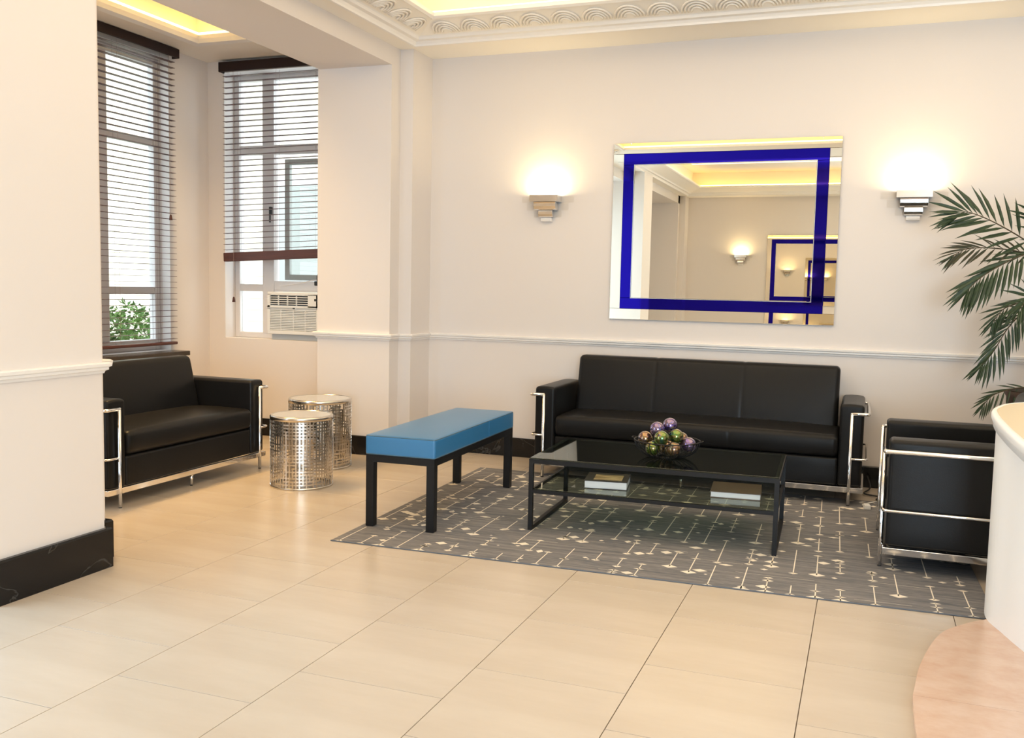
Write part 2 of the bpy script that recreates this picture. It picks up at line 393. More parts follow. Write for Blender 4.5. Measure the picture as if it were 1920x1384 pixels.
# direction of these loops has the opening on the right hand
for ti, T in enumerate((TA, TB)):
    prof = [(0, SOF), (0, SOF - 0.012), (0.022, SOF - 0.012), (0.026, SOF + 0.004), (0.04, SOF + 0.022), (0.075, SOF + 0.026), (0.085, SOF + 0.045), (0.10, SOF + 0.055), (0.10, SOF + 0.08), (0, SOF + 0.08)]
    structure(obj('trim_%d' % (ti + 1), molding(inset(T, 0), prof, True), 'trim_white'))
    band = [(0.09, SOF + 0.05), (0.315, SOF + 0.122), (0.315, SOF + 0.15), (0.09, SOF + 0.08)]
    cb = structure(obj('trim_%d' % (ti + 3), molding(inset(T, 0), band, True), 'ceil_paint'))
    lip = [(0.30, SOF + 0.115), (0.318, SOF + 0.108), (0.34, SOF + 0.122), (0.34, SOF + 0.15), (0.30, SOF + 0.15)]
    structure(obj('trim_%d' % (ti + 5), molding(inset(T, 0), lip, True), 'trim_white'))
    bm = bmesh.new(); bx(bm, T[0] + 0.1, T[1] - 0.1, T[2] + 0.1, T[3] - 0.1, 3.90, 3.93)
    for (a, b_, c_, d_) in ((T[0] + 0.1, T[0] + 0.13, T[2] + 0.1, T[3] - 0.1), (T[1] - 0.13, T[1] - 0.1, T[2] + 0.1, T[3] - 0.1), (T[0] + 0.1, T[1] - 0.1, T[2] + 0.1, T[2] + 0.13), (T[0] + 0.1, T[1] - 0.1, T[3] - 0.13, T[3] - 0.1)):
        bx(bm, a, b_, c_, d_, SOF + 0.1, 3.92)
    structure(obj('ceiling_tray', bm, 'ceil_paint'))
    # cove light strip resting behind the lip
    P = inset(T, 0.27)
    tag(obj('cove_light', tube(bmesh.new(), [(x, y, SOF + 0.17) for x, y in P], 0.012, 6, True), 'led_warm'), ('warm light strip behind the lip of the seating area ceiling tray', 'warm light strip of the second ceiling tray, seen only in the mirror')[ti], 'light strip')
    if ti == 0:
        # plaster scallops on the sloping band
        bm = bmesh.new()
        for k, rr in enumerate((0.112, 0.088, 0.064, 0.040)):
            pts = [(rr * math.cos(a), rr * 1.25 * math.sin(a), 0.004) for a in [PI * j / 10 for j in range(11)]]
            tube(bm, pts, 0.0085, 5)
        sme = new_mesh('scallop', bm, 'ceil_paint', True)
        sl = math.atan2(0.072, 0.225)
        n = int((T[1] - T[0] - 0.5) / 0.25)
        for j in range(n):
            o = link('scallop', sme, cb); x = T[0] + 0.36 + j * 0.25
            # local x along band, local y towards tray middle & up
            o.matrix_local = Matrix.Translation((x, T[3] - 0.13, SOF + 0.058)) @ Matrix.Rotation(PI, 4, 'Z') @ Matrix.Rotation(sl, 4, 'X') @ Matrix.Rotation(PI, 4, 'Y')
        n = int((T[3] - T[2] - 0.5) / 0.25)
        for j in range(n):
            o = link('scallop', sme, cb); y = T[3] - 0.36 - j * 0.25
            o.matrix_local = Matrix.Translation((T[0] + 0.13, y, SOF + 0.058)) @ Matrix.Rotation(-PI / 2, 4, 'Z') @ Matrix.Rotation(sl, 4, 'X') @ Matrix.Rotation(PI, 4, 'Y')
# beam between lobby and alcoves
structure(box('ceiling_beam', (-4.49, -3.80, OW, 7.13, 3.30, 3.86), 'paint'))
# alcove ceiling with its own light tray
AC_Z = 3.565
AT = (-5.62, -4.78, 4.05, 6.95)
bm = bmesh.new(); ring(bm, AX, -4.49, SY - 7.13, AY, [AT], AC_Z, AC_Z + 0.03)
bx(bm, AT[0] - 0.05, AT[1] + 0.05, AT[2] - 0.05, AT[3] + 0.05, 3.84, 3.87)
bx(bm, AT[0] - 0.08, AT[0] - 0.05, AT[2] - 0.05, AT[3] + 0.05, AC_Z, 3.87); bx(bm, AT[1] + 0.05, AT[1] + 0.08, AT[2] - 0.05, AT[3] + 0.05, AC_Z, 3.87)
bx(bm, AT[0] - 0.05, AT[1] + 0.05, AT[2] - 0.08, AT[2] - 0.05, AC_Z, 3.87); bx(bm, AT[0] - 0.05, AT[1] + 0.05, AT[3] + 0.05, AT[3] + 0.08, AC_Z, 3.87)
structure(obj('ceiling_alcove', bm, 'ceil_paint'))
prof = [(-0.09, AC_Z), (-0.07, AC_Z - 0.018), (0.0, AC_Z - 0.012), (0.02, AC_Z + 0.02), (0.03, AC_Z + 0.05), (0.0, AC_Z + 0.05), (-0.02, AC_Z)]
structure(obj('trim_7', molding(inset(AT, 0), prof, True), 'trim_white'))
tag(obj('cove_light', tube(bmesh.new(), [(x, y, AC_Z + 0.065) for x, y in inset(AT, 0.012)], 0.012, 6, True), 'led_warm'), 'golden light strip around the window alcove ceiling tray', 'light strip')

# ---- chair rails and baseboards
RZ = 1.0
rail = [(0, RZ), (0.008, RZ), (0.012, RZ + 0.012), (0.024, RZ + 0.018), (0.024, RZ + 0.030), (0.034, RZ + 0.036), (0.036, RZ + 0.050), (0.026, RZ + 0.056), (0, RZ + 0.056)]
far_path = [(-4.51, 7.20), (-4.51, 7.13), (-3.80, 7.13), (-3.80, 7.29), (-3.68, 7.29), (-3.68, BW), (RW, BW)]
near_path = [(-4.45, 3.07), (-3.60, 3.07), (-3.60, 3.70), (-3.72, 3.70), (-3.72, 3.83), (-4.51, 3.83)]
mir = lambda p: [(x, SY - y) for x, y in p][::-1]
structure(obj('trim_8', molding(far_path, rail), 'trim_white'))
structure(obj('trim_9', molding(near_path, rail), 'trim_white'))
structure(obj('trim_10', molding(mir(near_path), rail), 'trim_white'))
opp = [(0.74, OW), (-3.68, OW), (-3.68, SY - 7.29), (-3.80, SY - 7.29), (-3.80, SY - 7.13), (-4.51, SY - 7.13)]
structure(obj('trim_11', molding(opp, rail), 'trim_white'))
bb = [(0, 0), (0.022, 0), (0.022, 0.158), (0.018, 0.165), (0, 0.165)]
structure(obj('baseboard_back', molding([(AX, 3.83), (AX, AY), (-4.51, AY), (-4.51, 7.13)] + far_path[2:], bb), 'black_marble'))
bb2 = [(0, 0), (0.028, 0), (0.028, 0.195), (0.022, 0.205), (0, 0.205)]
structure(obj('baseboard_near', molding(near_path, bb2), 'black_marble'))
structure(obj('baseboard_front', molding(opp, bb), 'black_marble'))

# ---- window_1 (left alcove wall, looking along -x) and window_2 (beside it)
w1 = structure(link('window_1', None)); gx = AX - 0.15
fr = bmesh.new()
y0, y1, z0, z1 = W1
for (a, b_, c_, d_) in ((y0, y0 + 0.06, z0, z1), (y1 - 0.06, y1, z0, z1), (y0 + 0.06, y1 - 0.06, z0, z0 + 0.10), (y0 + 0.06, y1 - 0.06, z1 - 0.06, z1)):
    bx(fr, gx - 0.04, gx + 0.03, a, b_, c_, d_, 0.004, 1)
obj('window_frame', fr, 'window_white', w1)
for zc in (1.378, 2.725): box('window_rail', (gx - 0.034, gx + 0.022, y0 + 0.06, y1 - 0.06, zc - 0.033, zc + 0.033), 'window_white', w1, 0.004)
box('window_mullion', (gx - 0.03, gx + 0.025, 6.33, 6.45, z0 + 0.1, z1 - 0.06), 'window_white', w1, 0.004)
for (ya, yb) in ((y0 + 0.06, 6.33), (6.45, y1 - 0.06)):
    for (za, zb) in ((z0 + 0.10, 1.345), (1.411, 2.692), (2.758, z1 - 0.06)):
        box('pane', (gx - 0.006, gx, ya, yb, za, zb), 'pane', w1)
tag(box('window_ledge', (AX, -5.87, 5.45, 7.12, 0.785, 0.828), 'sill_dark', None, 0.006), 'dark polished ledge under the left window behind the loveseat', 'ledge')

w2 = structure(link('window_2', None)); gy = AY + 0.19
x0, x1, z0, z1 = W2; x0i = x0 + 0.055
fr = bmesh.new()
for (a, b_, c_, d_) in ((x0, x0 + 0.055, z0, z1), (x1 - 0.055, x1, z0, z1), (x0 + 0.055, x1 - 0.055, z0, z0 + 0.055), (x0 + 0.055, x1 - 0.055, z1 - 0.06, z1)):
    bx(fr, a, b_, gy - 0.035, gy + 0.04, c_, d_, 0.004, 1)
obj('window_frame', fr, 'window_white', w2)
MU0, MU1 = -5.535, -5.405
box('window_mullion', (MU0, MU1, gy - 0.04, gy + 0.035, z0 + 0.05, z1 - 0.06), 'window_white', w2, 0.004)
box('window_rail', (x0i, MU0, gy - 0.03, gy + 0.03, 1.385, 1.455), 'window_white', w2, 0.004)
box('window_rail', (x0i, x1 - 0.055, gy - 0.032, gy + 0.028, 2.70, 2.79), 'window_white', w2, 0.004)
box('window_rail', (MU1, x1 - 0.055, gy - 0.032, gy + 0.03, 1.40, 1.49), 'window_white', w2, 0.004)
for (xa, xb, za, zb) in ((x0i, MU0, z0 + 0.055, 1.385), (x0i, MU0, 1.455, 2.70), (x0i, MU0, 2.79, z1 - 0.06), (MU1, x1 - 0.055, 2.79, z1 - 0.06)):
    box('pane', (xa, xb, gy, gy + 0.006, za, zb), 'pane', w2)
# casement sash standing in the right-hand opening
cs = bmesh.new(); CX0, CX1, CZ0, CZ1 = MU1 + 0.075, x1 - 0.06, 1.50, 2.66
for (a, b_, c_, d_) in ((CX0, CX0 + 0.055, CZ0, CZ1), (CX1 - 0.055, CX1, CZ0, CZ1), (CX0 + 0.055, CX1 - 0.055, CZ0, CZ0 + 0.055), (CX0 + 0.055, CX1 - 0.055, CZ1 - 0.055, CZ1)):
    bx(cs, a, b_, gy + 0.03, gy + 0.075, c_, d_, 0.003, 1)
so = obj('casement_sash', cs, 'sash_grey', w2)
box('pane', (CX0 + 0.05, CX1 - 0.05, gy + 0.05, gy + 0.055, CZ0 + 0.05, CZ1 - 0.05), 'pane', so)
lk = bmesh.new(); bx(lk, MU1 - 0.035, MU1 - 0.015, gy - 0.07, gy - 0.04, 2.13, 2.20); bx(lk, MU1 - 0.03, MU1 - 0.02, gy - 0.075, gy - 0.06, 2.05, 2.17)
obj('window_latch', lk, 'ac_black', w2)

# ---- blinds
slat_cache = {}
def blind(name, label, L, zt, zb, n, axis, loc, bottom_h, valance_h, tilt=0.0, cord_at=None, cord_z=None, lean=0.0):
    """length L along local x, local -y towards the room"""
    t = thing(name, label, 'blind', loc, axis)
    def tl(x, z): return z + lean * (x / L + 0.5) * max(0.0, (zt - z) / (zt - zb))
    box('valance', (-L / 2 - 0.025, L / 2 + 0.025, -0.055, -0.038, zt, zt + valance_h), 'valance_wood', t, 0.004)
    box('head_rail', (-L / 2, L / 2, -0.034, 0.022, zt + 0.03, zt + valance_h - 0.004), 'valance_wood', t)
    for s in (-1, 1): box('valance_return', (s * (L / 2 + 0.017) - 0.008, s * (L / 2 + 0.017) + 0.008, -0.040, 0.02, zt, zt + valance_h), 'valance_wood', t)
    sme = new_mesh('slat', bx(bmesh.new(), -L / 2, L / 2, -0.0245, 0.0245, -0.0014, 0.0014), 'blind_slat')
    dz = (zt - 0.01 - zb - bottom_h) / n
    for i in range(n):
        z = zt - 0.01 - dz * (i + 0.5)
        f_ = (zt - z) / (zt - zb)
        o = link('slat', sme, t, (0, 0, z), (tilt, -lean * f_ / L, 0))
    bm = bmesh.new(); bx(bm, -L / 2, L / 2, -0.027, 0.027, zb, zb + bottom_h, 0.006)
    box('bottom_rail', (-L / 2, L / 2, -0.028, 0.028, -bottom_h / 2, bottom_h / 2), 'blind_wood', t, 0.006, loc=(0, 0, zb + bottom_h / 2 ), rot=(0, -lean / L, 0))
    for x in (-L * 0.36, 0.0, L * 0.36):
        bm = bmesh.new()
        for yy in (-0.026, 0.026): tube(bm, [(x, yy, zt), (x, yy, zb + 0.01)], 0.0011, 4)
        obj('ladder_cord', bm, 'cord', t)
    if cord_at is not None:
        bm = bmesh.new(); tube(bm, [(cord_at, -0.036, zt + 0.01), (cord_at, -0.040, cord_z + 0.05)], 0.0016, 4)
        c = obj('pull_cord', bm, 'cord', t)
        bm = bmesh.new(); cyl(bm, (cord_at, -0.040), 0.006, cord_z + 0.05, cord_z + 0.035, 8, 0.011); cyl(bm, (cord_at, -0.040), 0.011, cord_z + 0.035, cord_z, 8, 0.016)
        obj('cord_tassel', bm, 'blind_wood', c, True)
    return t
# local x -> world y for the left wall: room side is +x, so rotate +90 deg (local -y -> world +x)
blind('window_blind', 'dark wood venetian blind lowered over the left window above the loveseat', 1.43, 3.478, 0.885, 49, PI / 2, (AX + 0.045, (W1[0] + W1[1]) / 2, 0), 0.026, 0.082, 0.0, 0.62, 2.02)
blind('window_blind', 'dark wood venetian blind half raised above the air conditioner', 1.20, 3.452, 1.69, 32, 0, ((W2[0] + W2[1]) / 2 - 0.005, AY - 0.02, 0), 0.085, 0.09, 0.0, -0.47, 1.28, lean=0.05)

# ================================================================== SEATING
SEAT_ARM = 0.16
def cushion_seat(W, name, label, loc, rz, cat, seams_back, seams_seat, mids, D=0.71, top=0.925):
    """local x across the width, y=0 the front face, +y to the back"""
    t = thing(name, label, cat, loc, rz); bo = D - 0.71
    hw = W / 2; iw = hw - SEAT_ARM
    bar = 0.088
    obj('base', round_box((-iw + 0.002, iw - 0.002, 0.004, D - 0.03, 0.128, 0.325), 0.018, (8, 4, 3), 3), 'leather', t, True)
    def fs(x, y, z):
        if z > 0.40:
            u = x / iw; v = (y - 0.28) / 0.30
            z += 0.028 * max(0, 1 - u ** 4) * max(0, 1 - v * v)
            for s in seams_seat:
                z -= 0.003 * math.exp(-((x - s * iw) / 0.012) ** 2)
        if y < 0.03 and 0.34 < z < 0.50:
            y -= 0.012 * math.sin((z - 0.33) / 0.17 * PI)
            for s in seams_seat: y += 0.003 * math.exp(-((x - s * iw) / 0.012) ** 2)
        return x, y, z
    nx = max(24, int(W / 0.012)) if seams_seat else 28
    obj('seat_cushion', round_box((-iw + 0.004, iw - 0.004, -0.006, 0.60 + bo, 0.328, 0.485), 0.035, (nx, 10, 4), 4, fs), 'leather', t, True)
    def fb(x, y, z):
        k = (z - 0.42) / 0.5
        yy = y + 0.105 * k
        if y < 0.50 + bo:
            yy -= 0.016 * max(0, 1 - (x / iw) ** 6) * math.sin(max(0, min(1, k)) * PI)
            for s in seams_back: yy += 0.003 * math.exp(-((x - s * iw) / 0.012) ** 2)
        if z > 0.80:
            for s in seams_back: z -= 0.003 * math.exp(-((x - s * iw) / 0.012) ** 2)
        return x, yy, z
    nx = max(24, int(W / 0.012)) if seams_back else 24
    obj('backrest', round_box((-iw + 0.025, iw - 0.025, 0.455 + bo, 0.585 + bo, 0.30, top), 0.036, (nx, 4, 10), 4, fb), 'leather', t, True)
    for s in (-1, 1):
        a, b_ = sorted((s * (hw - SEAT_ARM), s * hw))
        obj('arm', round_box((a, b_, 0.0, D, 0.128, 0.70), 0.022, (3, 8, 6), 4, lambda x, y, z: (x, y, z + (0.008 if z > 0.6 else 0) * (1 - ((x - (a + b_) / 2) / 0.08) ** 2))), 'leather', t, True)
        lx = s * (hw - SEAT_ARM / 2); ox = s * (hw + 0.028); ly = -0.020; r = 0.0125
        lg = obj('leg', tube(bmesh.new(), [(lx, ly, 0.006), (lx, ly, 0.16), (lx, ly, 0.648)], r, 10), 'chrome', t, True)
        obj('foot', cyl(bmesh.new(), (lx, ly), 0.011, 0.0, 0.008, 10), 'rubber', lg)
        lb = obj('leg', tube(bmesh.new(), [(lx, D + 0.02, 0.006), (lx, D + 0.02, 0.648)], r, 10), 'chrome', t, True)
        obj('foot', cyl(bmesh.new(), (lx, D + 0.02), 0.011, 0.0, 0.008, 10), 'rubber', lb)
        obj('top_rail', tube(bmesh.new(), fillet([(lx - s * 0.006, ly, 0.644), (ox, ly, 0.644), (ox, D + 0.02, 0.644), (lx, D + 0.02, 0.644)], 0.016, 4), r, 10), 'chrome', t, True)
        obj('lower_rail', tube(bmesh.new(), fillet([(lx, ly, 0.328), (ox, ly, 0.328), (ox, D + 0.02, 0.328), (lx, D + 0.02, 0.328)], 0.035, 5), 0.0085, 8), 'chrome', t, True)
        a2, b2 = sorted((s * (hw - 0.012), s * (hw + 0.014)))
        box('side_bar', (a2, b2, 0.0, D, bar, bar + 0.038), 'chrome', t, 0.003)
    box('front_bar', (-hw - 0.012, hw + 0.012, -0.012, 0.012, bar, bar + 0.038), 'chrome', t, 0.003)
    box('rear_bar', (-hw - 0.012, hw + 0.012, D - 0.012, D + 0.008, bar, bar + 0.038), 'chrome', t, 0.003)
    for mx_ in mids:
        m_ = obj('support_leg', tube(bmesh.new(), [(mx_, 0.03, 0.006), (mx_, 0.03, bar + 0.01)], 0.010, 10, r_end=0.015), 'chrome', t, True)
        obj('foot', cyl(bmesh.new(), (mx_, 0.03), 0.010, 0.0, 0.008, 10), 'rubber', m_)
    return t
cushion_seat(2.41, 'sofa', 'long black leather three-seat sofa with chrome tube frame under the mirror', (-1.19, 6.90, 0.0075), 0.0, 'sofa', (-0.36, 0.30), (0.28,), (-0.05,))
cushion_seat(1.655, 'loveseat', 'black leather loveseat with chrome frame below the left window', (-4.48, 5.47, 0), PI / 2, 'sofa', (), (), (0.0,), top=0.882)
cushion_seat(0.99, 'armchair', 'black leather armchair with chrome frame beside the white counter', (0.146, 5.825, 0.0075), -PI / 2, 'armchair', (), (), (), D=0.84)

# ---- bench
t = thing('bench', 'upholstered teal blue bench on black metal legs at the rug edge', 'bench', (-2.60, 5.70, 0.0075), math.radians(1.8))
BL_, BWd = 1.445, 0.46
def fbench(x, y, z):
    if z > 0.5: z += 0.010 * (1 - (x / 0.23) ** 4) * (1 - (y / 0.72) ** 4)
    return x, y, z
obj('cushion', round_box((-BWd / 2, BWd / 2, -BL_ / 2, BL_ / 2, 0.440, 0.562), 0.016, (8, 20, 4), 4, fbench), 'vinyl_blue', t, True)
for z, r in ((0.556, 0.0035), (0.447, 0.004)):
    e = 0.004
    P = fillet([(-BWd / 2 + e, 0, z), (-BWd / 2 + e, BL_ / 2 - e, z), (BWd / 2 - e, BL_ / 2 - e, z), (BWd / 2 - e, -BL_ / 2 + e, z), (-BWd / 2 + e, -BL_ / 2 + e, z), (-BWd / 2 + e, -0.001, z)], 0.015, 3)
    obj('piping', tube(bmesh.new(), P, r, 6), 'vinyl_pipe', t, True)
obj('seam', tube(bmesh.new(), [(BWd / 2 + 0.0005, 0.20, 0.45), (BWd / 2 + 0.0005, 0.20, 0.555)], 0.0016, 5), 'vinyl_blue', t)
bm = bmesh.new()
L2, W2_ = BL_ / 2 - 0.005, BWd / 2 - 0.005
for s in (-1, 1):
    bx(bm, s * (W2_ - 0.025) - 0.025, s * (W2_ - 0.025) + 0.025, -L2, L2, 0.398, 0.442)
    bx(bm, -W2_ + 0.05, W2_ - 0.05, s * (L2 - 0.025) - 0.025, s * (L2 - 0.025) + 0.025, 0.398, 0.442)
obj('frame', bm, 'black_metal', t)
for sx in (-1, 1):
    for sy in (-1, 1):
        cx, cy_ = sx * (W2_ - 0.025), sy * (L2 - 0.025)
        box('leg', (cx - 0.0255, cx + 0.0255, cy_ - 0.0255, cy_ + 0.0255, 0, 0.40), 'black_metal', t, 0.002, 1)
bm = bmesh.new(); prism(bm, [(-0.004, 0), (0.012, 0), (0.012, 0.002), (-0.004, 0.002)], 0, 0.05)
obj('tag', bm, 'plug_white', t, False, (-BWd / 2 - 0.006, -BL_ / 2 + 0.06, 0.475), (0, math.radians(25), 0))

# ---- coffee table
t = thing('coffee_table', 'black steel coffee table with glass top and glass shelf on the rug', 'table', (-1.155, 5.745, 0.0075), math.radians(2.0))
TL, TW, TH_ = 1.46, 0.83, 0.437; b_ = 0.026
for s in (-1, 1):
    xx = s * (TL / 2 - b_ / 2)
    lf = bmesh.new()
    for sy in (-1, 1):
        yy = sy * (TW / 2 - b_ / 2); bx(lf, xx - b_ / 2, xx + b_ / 2, yy - b_ / 2, yy + b_ / 2, 0, TH_)
    bx(lf, xx - b_ / 2, xx + b_ / 2, -TW / 2 + b_, TW / 2 - b_, 0, b_)
    bx(lf, xx - b_ / 2, xx + b_ / 2, -TW / 2 + b_, TW / 2 - b_, TH_ - b_, TH_)
    obj('leg_frame', lf, 'black_metal', t)
    box('shelf_bar', (xx - 0.008, xx + 0.008, -TW / 2 + b_, TW / 2 - b_, 0.232, 0.250), 'black_metal', t)
for sy in (-1, 1):
    yy = sy * (TW / 2 - b_ / 2)
    box('top_bar', (-TL / 2 + b_, TL / 2 - b_, yy - b_ / 2, yy + b_ / 2, TH_ - b_, TH_), 'black_metal', t)
    box('shelf_bar', (-TL / 2 + b_, TL / 2 - b_, yy - 0.011, yy + 0.011, 0.228, 0.250), 'black_metal', t)
box('glass_top', (-TL / 2 + 0.004, TL / 2 - 0.004, -TW / 2 + 0.004, TW / 2 - 0.004, TH_ + 0.0005, TH_ + 0.008), 'table_glass', t, 0.002, 1)
box('glass_shelf', (-TL / 2 + 0.028, TL / 2 - 0.028, -TW / 2 + 0.012, TW / 2 - 0.012, 0.2505, 0.2575), 'table_glass', t)
GT = 0.0075 + TH_ + 0.0085; GS = 0.0075 + 0.258

# ---- books on the glass shelf
def book(label, loc, rz, W, D, H, cover, panel):
    t = thing('book', label, 'book', loc, rz)
    box('page_block', (-W / 2 + 0.004, W / 2 - 0.004, -D / 2 + 0.004, D / 2 - 0.003, 0.004, H - 0.004), 'paper', t, 0.001, 1)
    box('cover', (-W / 2, W / 2, -D / 2, D / 2, 0, 0.0035), cover, t); box('cover', (-W / 2, W / 2, -D / 2, D / 2, H - 0.0035, H), cover, t)
    box('spine', (-W / 2, W / 2, D / 2 - 0.003, D / 2 + 0.002, 0, H), cover, t, 0.001, 1)
    if panel: box('cover_print', (-W * 0.30, W * 0.36, -D * 0.36, D * 0.26, H, H + 0.0006), 'gold_print', t)
book('thick dark book with gold and cream cover print on the glass shelf', (-1.455, 5.60, GS), math.radians(9), 0.262, 0.265, 0.050, 'book_dark', True)
book('flat brown book with blank cover on the glass shelf', (-0.685, 5.70, GS), math.radians(5), 0.29, 0.30, 0.038, 'book_brown', False)

# ---- wire bowl and glass balls
BC = (-1.115, 5.71)
t = thing('wire_bowl', 'black wire bowl holding glass balls on the coffee table', 'bowl', (BC[0], BC[1], GT), 0)
BR, BH = 0.200, 0.105
prof_ = lambda k: (0.065 + (BR - 0.065) * math.sin(k * PI / 2), 0.004 + (BH - 0.004) * (1 - math.cos(k * PI / 2)))
obj('rim', tube(bmesh.new(), [(BR * math.cos(a), BR * math.sin(a), BH) for a in [2 * PI * j / 48 for j in range(48)]], 0.0042, 6, True), 'black_metal', t, True)
obj('base_ring', tube(bmesh.new(), [(0.065 * math.cos(a), 0.065 * math.sin(a), 0.004) for a in [2 * PI * j / 24 for j in range(24)]], 0.004, 6, True), 'black_metal', t, True)
wme = new_mesh('wire', tube(bmesh.new(), [(prof_(k / 10)[0], 0, prof_(k / 10)[1]) for k in range(11)], 0.0026, 5), 'black_metal', True)
for j in range(26): link('wire', wme, t, (0, 0, 0), (0, 0, 2 * PI * j / 26))
for s in (-1, 1):
    obj('handle', tube(bmesh.new(), fillet([(s * (BR - 0.012), -0.03, BH), (s * (BR + 0.018), -0.022, BH + 0.006), (s * (BR + 0.018), 0.022, BH + 0.006), (s * (BR - 0.012), 0.03, BH)], 0.012, 4), 0.0035, 6), 'black_metal', t, True)
bm = bmesh.new(); bmesh.ops.create_icosphere(bm, subdivisions=4, radius=0.0455)
bme = {}
base_me = new_mesh('glass_ball', bm, None, True)
for k in ('ball_blue', 'ball_green', 'ball_gold'):
    m_ = base_me.copy(); m_.materials.append(MAT[k]); bme[k] = m_
balls = [  # dx along image right, dy towards the back, z, material, label
    (-0.062, -0.019, 0.173, 'ball_blue', 'violet-blue glass ball on top of the bowl, left one'),
    (0.014, 0.031, 0.194, 'ball_blue', 'pink and deep blue glass ball topping the pile in the bowl'),
    (-0.034, -0.097, 0.131, 'ball_green', 'green glass ball with dark blue spot at the front of the pile'),
    (-0.135, 0.012, 0.108, 'ball_gold', 'amber and teal glass ball at the left rim of the bowl'),
    (-0.085, -0.065, 0.062, 'ball_green', 'yellow-green glass ball low at the front left of the bowl'),
    (0.04, -0.09, 0.066, 'ball_gold', 'orange and grey glass ball low at the front of the bowl'),
    (0.13, -0.03, 0.087, 'ball_blue', 'violet glass ball at the right rim of the bowl'),
    (0.085, 0.062, 0.104, 'ball_gold', 'golden glass ball behind the violet one at the right'),
    (-0.04, 0.085, 0.08, 'ball_green', 'dark green glass ball at the back of the bowl'),
    (0.052, -0.03, 0.136, 'ball_green', 'small-looking green glass ball under the topmost blue ball'),
    (0.005, 0, 0.056, 'ball_gold', 'teal glass ball at the bottom of the bowl')]
for dx, dy, z, k, lab in balls:
    c_, s_ = math.cos(math.radians(11)), math.sin(math.radians(11))
    o = link('glass_ball', bme[k], None, (BC[0] + dx * c_ - dy * s_, BC[1] + dx * s_ + dy * c_, GT + z), (random.random() * 6, random.random() * 6, random.random() * 6))
    tag(o, lab, 'glass ball', 'iridescent glass balls in the bowl')

# ---- drum side tables of woven metal strips
def drum_table(label, loc, R, H, seed):
    rnd = random.Random(seed)
    t = thing('drum_table', label, 'side table', loc, rnd.random(), 'pierced metal drum tables')
    M, N = 58, int(H / 0.025); bm = bmesh.new(); th = 0.003
    zt, zb = H - 0.030, 0.014; dz = (zt - zb) / N; da = 2 * PI / M
    def strip(a0, a1, za, zb_):
        n = max(1, round((a1 - a0) / da)); lo = []
        for r in (R, R - th):
            for zz in (za, zb_):
                lo.append([bm.verts.new((r * math.cos(a0 + (a1 - a0) * i / n), r * math.sin(a0 + (a1 - a0) * i / n), zz)) for i in range(n + 1)])
        o0, o1, i0, i1 = lo
        for i in range(n):
            bm.faces.new((o0[i], o0[i + 1], o1[i + 1], o1[i])); bm.faces.new((i0[i + 1], i0[i], i1[i], i1[i + 1]))
            bm.faces.new((o1[i], o1[i + 1], i1[i + 1], i1[i])); bm.faces.new((o0[i + 1], o0[i], i0[i], i0[i + 1]))
        bm.faces.new((o0[0], o1[0], i1[0], i0[0])); bm.faces.new((o0[n], i0[n], i1[n], o1[n]))
    hw = 0.0046
    gone = set()
    for i in range(M):
        j = 0
        while j < N:
            k = rnd.choice((1, 2, 2, 3, 4))
            if rnd.random() < 0.92: strip(i * da - hw / R, i * da + hw / R, zb + j * dz - hw * 0, min(zb + (j + k) * dz, zt))
            j += k
    for j in range(1, N):
        i = 0
        while i < M:
            k = rnd.choice((1, 1, 2, 3))
            if rnd.random() < 0.72: strip(i * da, min(i + k, M) * da, zb + j * dz - hw, zb + j * dz + hw)
            i += k
    obj('lattice_shell', bm, 'drum_metal', t)
    bm = bmesh.new(); ringp = [(R + 0.001, 0), (R + 0.001, 0.014), (R - 0.008, 0.014), (R - 0.008, 0)]
    def lathe(profile, n=64):
        b2 = bmesh.new(); rows = [[b2.verts.new((r * math.cos(2 * PI * k / n), r * math.sin(2 * PI * k / n), z)) for k in range(n)] for r, z in profile]
        for a in range(len(rows)):
            p, q = rows[a], rows[(a + 1) % len(rows)]
            for k in range(n): b2.faces.new((p[k], p[(k + 1) % n], q[(k + 1) % n], q[k]))
        return b2
    obj('base_ring', lathe(ringp), 'drum_metal', t, True)
    obj('top_ring', lathe([(R + 0.001, H - 0.032), (R + 0.002, H - 0.008), (R - 0.004, H), (R - 0.016, H), (R - 0.016, H - 0.032)]), 'drum_metal', t, True)
    obj('top_plate', cyl(bmesh.new(), (0, 0), R - 0.015, H - 0.02, H - 0.002, 64), 'drum_top', t)
    return t
drum_table('shorter pierced silver drum table standing in front of the other', (-3.83, 5.85, 0), 0.226, 0.522, 3)
drum_table('taller pierced silver drum table standing behind nearer the wall', (-4.115, 6.55, 0), 0.252, 0.553, 5)

# ---- rug
RL, RD = 3.45, 2.41
rz = math.radians(1.7)
t = thing('rug', 'grey woven rug with cream diamonds and lines under the seating group', 'rug', (-1.135, 5.865, 0), rz)
box('rug_body', (-RL / 2, RL / 2, -RD / 2, RD / 2, 0.0002, 0.006), 'rug', t, 0.002, 1)
for s in (-1, 1):
    eb = bmesh.new(); tube(eb, [(-RL / 2, s * (RD / 2 - 0.002), 0.0038), (RL / 2, s * (RD / 2 - 0.002), 0.0038)], 0.0036, 6)
    obj('bound_edge', eb, 'rug_edge', t)
rnd = random.Random(11); verts = []; faces = []
ZP = 0.0067
def quad(ps):
    n = len(verts); verts.extend([(max(-RL / 2 + 0.004, min(RL / 2 - 0.004, x)), max(-RD / 2 + 0.004, min(RD / 2 - 0.004, y)), ZP) for x, y in ps]); faces.append(tuple(range(n, n + len(ps))))
def diamond(x, y, wx, wy): quad([(x - wx, y), (x, y - wy), (x + wx, y), (x, y + wy)])
def vline(x, ya, yb, w_=0.003): quad([(x - w_, ya), (x + w_, ya), (x + w_ * 0.9, yb), (x - w_ * 0.9, yb)])
